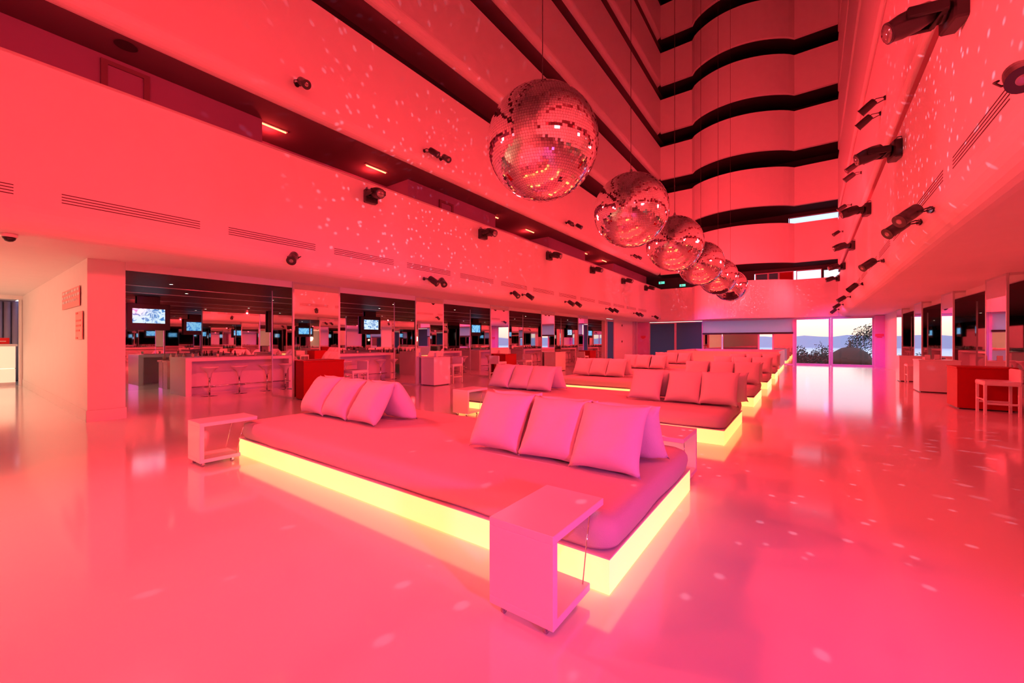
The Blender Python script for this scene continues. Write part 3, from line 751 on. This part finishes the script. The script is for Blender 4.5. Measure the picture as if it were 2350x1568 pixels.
# downlights in the bar ceilings
def make_dl():
    t = thing('downlight', 'x', 'ceiling light')
    mb = MB(); mb.lathe([(.055, 0), (.055, -.008), (.035, -.008)], seg=16); rm = mb.build('rim', 'steel_grey', t)
    mb = MB(); mb.lathe([(.034, -.004), (.034, -.0085)], seg=16); mb.build('bulb', 'downlight_glow', rm); return t
dl = make_dl(); du = []
for i in range(6):
    for j, x in enumerate((-12.9, -15.0)):
        y = 3.3+3.4*i+j*.9
        place(dl, du, (x, y, ZB), 0, 'tiny white downlight in the dark left bar ceiling, %s row, %s from the camera' % (['outer', 'inner'][j], ORD[i]), 'bar downlights')
for i in range(6):
    place(dl, du, (7.2, 3+4*i, ZB), 0, 'tiny white downlight in the dark right bar ceiling, %s from the camera' % ORD[i], 'bar downlights')
for y in (3.2,): lamp('SPOT', (-15.9, y, 2.9), WARM, 45, (-15.9, y, 0), 130, r=.04)
for y in (5, 11.5, 17.5, 23.5): lamp('SPOT', (8.6, y, 2.9), WARM, 40, (8.6, y, 0), 130, r=.04)

# ---------------------------------------------------------------- pedestals and bar chairs
def pedestal(x0, x1, y0, y1, h, m, lab, nm='pedestal_table'):
    cx, cy = (x0+x1)/2, (y0+y1)/2; a, b = (x1-x0)/2, (y1-y0)/2
    t = thing(nm, lab, 'high table', (cx, cy, 0))
    mb = MB(); mb.box(-a, a, -b, b, h-.04, h, bev=.004); mb.build('top', m, t)
    mb = MB(); mb.box(-a+.012, a-.012, -b+.012, b-.012, .03, h-.04, bev=.003); mb.build('body', m, t)
    mb = MB(); mb.box(-a+.05, a-.05, -b+.05, b-.05, 0, .03); mb.build('plinth', 'black', t)
    return t
pedestal(-11.05, -10.62, 5.45, 6.62, 1.04, 'red_lacquer', 'dark red high box table in front of the nearest left mirrored column')
pedestal(-11.05, -10.38, 9.83, 10.65, 1.0, 'white_lacquer', 'white high box table in front of the second left mirrored column')
pedestal(-11.05, -10.4, 14.0, 14.85, 1.0, 'red_lacquer', 'red high box table in front of the third left mirrored column')
pedestal(-11.05, -10.35, 18.25, 19.35, 1.0, 'white_lacquer', 'white high box table in front of the fourth left mirrored column')
pedestal(-11.05, -10.45, 22.6, 23.5, 1.0, 'red_lacquer', 'red high box table in front of the farthest left mirrored column')
pedestal(2.85, 3.75, 17.35, 18.2, .99, 'white_lacquer', 'white high box table on the right, behind the red one')
pedestal(2.85, 3.78, 13.55, 14.4, .97, 'red_lacquer', 'dark red high box table on the right beside the white bar chair')
pedestal(3.0, 3.75, 21.6, 22.4, .99, 'white_lacquer', 'small distant white high box table on the right by the mirrored columns')
def make_chair():
    t = thing('bar_chair', 'x', 'chair'); a = .24
    for sx_ in (-1, 1):
        for sy in (-1, 1):
            mb = MB(); mb.box(sx_*a-.022, sx_*a+.022, sy*a-.022, sy*a+.022, 0, .64, bev=.003); mb.build('leg', 'white_lacquer', t)
    mb = MB(); mb.box(-a-.03, a+.03, -a-.03, a+.03, .62, .72, bev=.02); mb.build('seat', 'white_lacquer', t)
    mb = MB()
    mb.box(a-.02, a+.04, -a-.03, a+.03, .70, .97, bev=.02); mb.build('backrest', 'white_lacquer', t)
    mb = MB(); mb.box(-a, a, -a-.012, -a+.012, .22, .26); mb.box(-a, a, a-.012, a+.012, .22, .26); mb.box(-a-.012, -a+.012, -a, a, .30, .33); mb.build('stretcher', 'white_lacquer', t)
    return t
ch = make_chair(); cu = []
for (x, y, rz, lab) in ((3.35, 13.05, 0, 'white high bar chair beside the dark red table at the right edge'),
                        (-10.75, 7.05, PI/2, 'white high bar chair beside the nearest dark red table on the left'),
                        (-10.75, 11.15, PI/2, 'white high bar chair behind the white table of the second left column'),
                        (-10.35, 13.4, -PI/2, 'white high bar chair in front of the red table of the third left column'),
                        (-10.3, 15.3, PI/2, 'white high bar chair behind the red table of the third left column'),
                        (-10.6, 21.9, -PI/2, 'white high bar chair in front of the farthest red table on the left'),
                        (3.35, 20.9, 0, 'distant white high bar chair near the small white table on the right')):
    place(ch, cu, (x, y, 0), rz, lab, 'high bar chairs')
def cardbox(x, y, z, lab, m='white_lacquer'):
    t = thing('menu_holder', lab, 'menu holder', (x, y, z))
    mb = MB(); mb.box(-.07, .07, -.07, .07, 0, .012); mb.build('foot', m, t)
    mb = MB(); mb.box(-.06, .06, -.008, .008, .012, .15); mb.build('card', m, t)
cardbox(-10.7, 10.2, 1.0, 'small white menu holder on the second left high table')
cardbox(3.1, 17.7, .99, 'small white menu holder on the right white high table')
cardbox(3.35, 17.9, .99, 'second white menu holder further from the edge of the right white high table')

# ---------------------------------------------------------------- white counter at the end of the beds
t = thing('island_counter', 'long white box counter with glowing base behind the last daybed', 'counter', (-3.7, 24.2, 0))
for (nm, b) in (('front_panel', (-2.7, 2.7, 0, .12)), ('back_panel', (-2.7, 2.7, 6.9, 7.02)), ('side_panel', (-2.7, -2.58, .12, 6.9)), ('side_panel', (2.58, 2.7, .12, 6.9))):
    mb = MB(); mb.box(*b, .16, 1.03, bev=.004); mb.build(nm, 'white_lacquer', t)
mb = MB(); mb.box(-2.66, 2.66, .04, 6.98, .005, .16); mb.build('light_base', 'glow_panel', t)
mb = MB(); mb.box(-2.58, 2.58, .12, 6.9, .80, .84); mb.build('inner_top', 'black', t)

# ---------------------------------------------------------------- lobby things
t = thing('reception_desk', 'glowing cream reception desk in the lobby at the left edge', 'desk', (-23.2, .2, 0))
mb = MB(); mb.box(-.5, .35, -1.9, 1.25, .10, .58, bev=.004); mb.box(-.5, .35, -1.9, 1.25, .60, 1.38, bev=.004); mb.build('lit_front', 'desk_glow', t)
mb = MB(); mb.box(-.55, .42, -1.95, 1.3, 1.38, 1.46, bev=.004); mb.build('worktop', 'white_lacquer', t)
mb = MB(); mb.box(-.5, .37, -1.9, 1.25, 0, .10); mb.build('plinth', 'white_lacquer', t)
t = thing('donation_box', 'small red box with a white band on the reception desk', 'box', (-23.0, 1.15, 1.46))
mb = MB(); mb.box(-.1, .1, -.17, .17, 0, .22, bev=.006); bd = mb.build('body', 'red_box', t)
mb = MB(); mb.box(.10, .103, -.09, .09, .085, .11); mb.build('label_band', 'white_lacquer', bd)
t = thing('wall_sign', 'upper pink framed sign with pale and dark lettering rows on the left lobby wall', 'sign', (-12.75, 1.565, 2.47))
mb = MB(); mb.box(-1.05, 1.0, -.012, 0, -.2, .2); bd = mb.build('board', 'poster', t)
mb = MB(); rr_ = random.Random(2)
for r in range(3):
    x = -.95
    while x < .8:
        w_ = rr_.uniform(.08, .3); mb.box(x, x+w_, -.018, -.0125, .12-r*.10, .17-r*.10); x += w_+.07
mb.build('lettering', 'white_lacquer', bd)
t = thing('wall_poster', 'lower red printed poster on the left lobby wall near the pillar corner', 'poster', (-11.8, 1.565, 1.87))
mb = MB(); mb.box(-.36, .34, -.012, 0, -.28, .28); bd = mb.build('board', 'poster', t)
mb = MB()
for r, (a, b) in enumerate(((-.3, -.1), (-.28, .2), (-.28, .2), (-.28, .1), (-.3, -.1))):
    z = (.25, .1, 0, -.1, -.25)[r]; mb.box(a, b, -.018, -.0125, z-.018, z+.018)
mb.build('lettering', 'ink', bd)

# ---------------------------------------------------------------- outside
mb = MB(); mb.quad((-3500, 60, -9), (3500, 60, -9), (3500, 2600, -9), (-3500, 2600, -9)); tag(mb.build('water', 'water'), 'pale calm water stretching to the far shore', 'water', kind='stuff')
mb = MB(); mb.quad((-120, 34, -7.5), (120, 34, -7.5), (160, 125, -9.3), (-160, 125, -9.3)); struct('ground', mb, 'terrace')
hr = random.Random(11); mb = MB(); pts = []
N = 160
for i in range(N+1):
    x = -1300+i*20; hgt = 9+7*noise.noise(Vector((i*.11, 2, 0)))+5*noise.noise(Vector((i*.5, 7, 0)))+hr.uniform(0, 2.5)
    pts.append((x, max(3, hgt)))
n0 = 0
for yy, sc in ((900, 1.0), (960, .9)):
    pass
for i, (x, hgt) in enumerate(pts): mb.v += [(x, 880, -9.1), (x, 905, hgt), (x, 960, hgt*.8), (x, 1010, -9.1)]
for i in range(N):
    for k in range(3): mb.face((i*4+k, i*4+4+k, i*4+5+k, i*4+1+k), 0, False)
tag(mb.build('hills', 'hills'), 'hazy blue wooded hills along the far shore', 'hills')
def bush(name, lab, cat, x, y, z, rx, rz_, nl, seed, leaf=.09, trunk=None, dens=1.0, ry=None):
    t = thing(name, lab, cat, (x, y, z)); rg = random.Random(seed); mb = MB(); ry = ry or rx
    for i in range(nl):
        a = rg.uniform(0, 2*PI); b = math.acos(rg.uniform(-1, 1)); r = rg.uniform(.35, 1)**.5*(1+.25*noise.noise(Vector((math.cos(a)*2+seed, math.sin(a)*2, b))))
        c = Vector((rx*r*math.sin(b)*math.cos(a), ry*r*math.sin(b)*math.sin(a), (trunk or 0)+rz_*(1+r*math.cos(b))))
        q = Vector((rg.uniform(-1, 1), rg.uniform(-1, 1), rg.uniform(-1, 1))).normalized(); u = q.orthogonal().normalized(); v = q.cross(u)
        l = leaf*rg.uniform(.6, 1.4)
        mb.quad(c-u*l, c-v*l*.45, c+u*l, c+v*l*.45)
    mb.build('foliage', 'leaf', t, fixn=False)
    mb = MB(); H = (trunk or .2)+rz_
    mb.tube([(0, 0, -.3), (.05, 0, H*.5), (0, 0, H)], .07, 7)
    for k in range(6):
        a = rg.uniform(0, 2*PI); mb.tube([(0, 0, H*.45), (rx*.35*math.cos(a), ry*.35*math.sin(a), H*.8), (rx*.7*math.cos(a), ry*.7*math.sin(a), H+rz_*.5)], .03, 5)
    mb.build('trunk', 'bark', t)
    return t
bush('bush', 'dark leafy bush outside the left edge of the bright window', 'bush', -.6, 88, -8.3, 1.9, 4.5, 3200, 1, leaf=.17)
bush('small_tree', 'twiggy rounded tree outside the middle of the bright window', 'tree', 2.6, 90, -8.4, 2.3, 4.0, 2200, 2, leaf=.16, trunk=1.6)
bush('tree', 'taller sparse tree outside at the right of the bright window', 'tree', 9.3, 94, -8.4, 3.2, 5.4, 3400, 3, leaf=.18, trunk=2.5)
bush('hedge', 'low dark hedge below the trees outside the window', 'hedge', 3, 99, -8.5, 20, 3.75, 22000, 4, leaf=.32, ry=2.2)
bush('bush', 'dark bush outside seen through the narrow clear pane left of the window', 'bush', -6.4, 90, -8.4, 2.6, 4.2, 1800, 6, leaf=.2)
t = thing('thatched_parasol', 'wide brown thatched parasol roof outside the right pane', 'parasol', (5.4, 76, -8.2))
mb = MB(); mb.lathe([(2.5, 6.6), (2.4, 7.2), (1.9, 8.2), (1.0, 8.8), (.16, 9.0), (.1, 9.9)], seg=28); mb.build('roof', 'thatch', t)
mb = MB(); mb.lathe([(.15, 0), (.15, 6.2)], seg=10); mb.build('pole', 'bark', t)
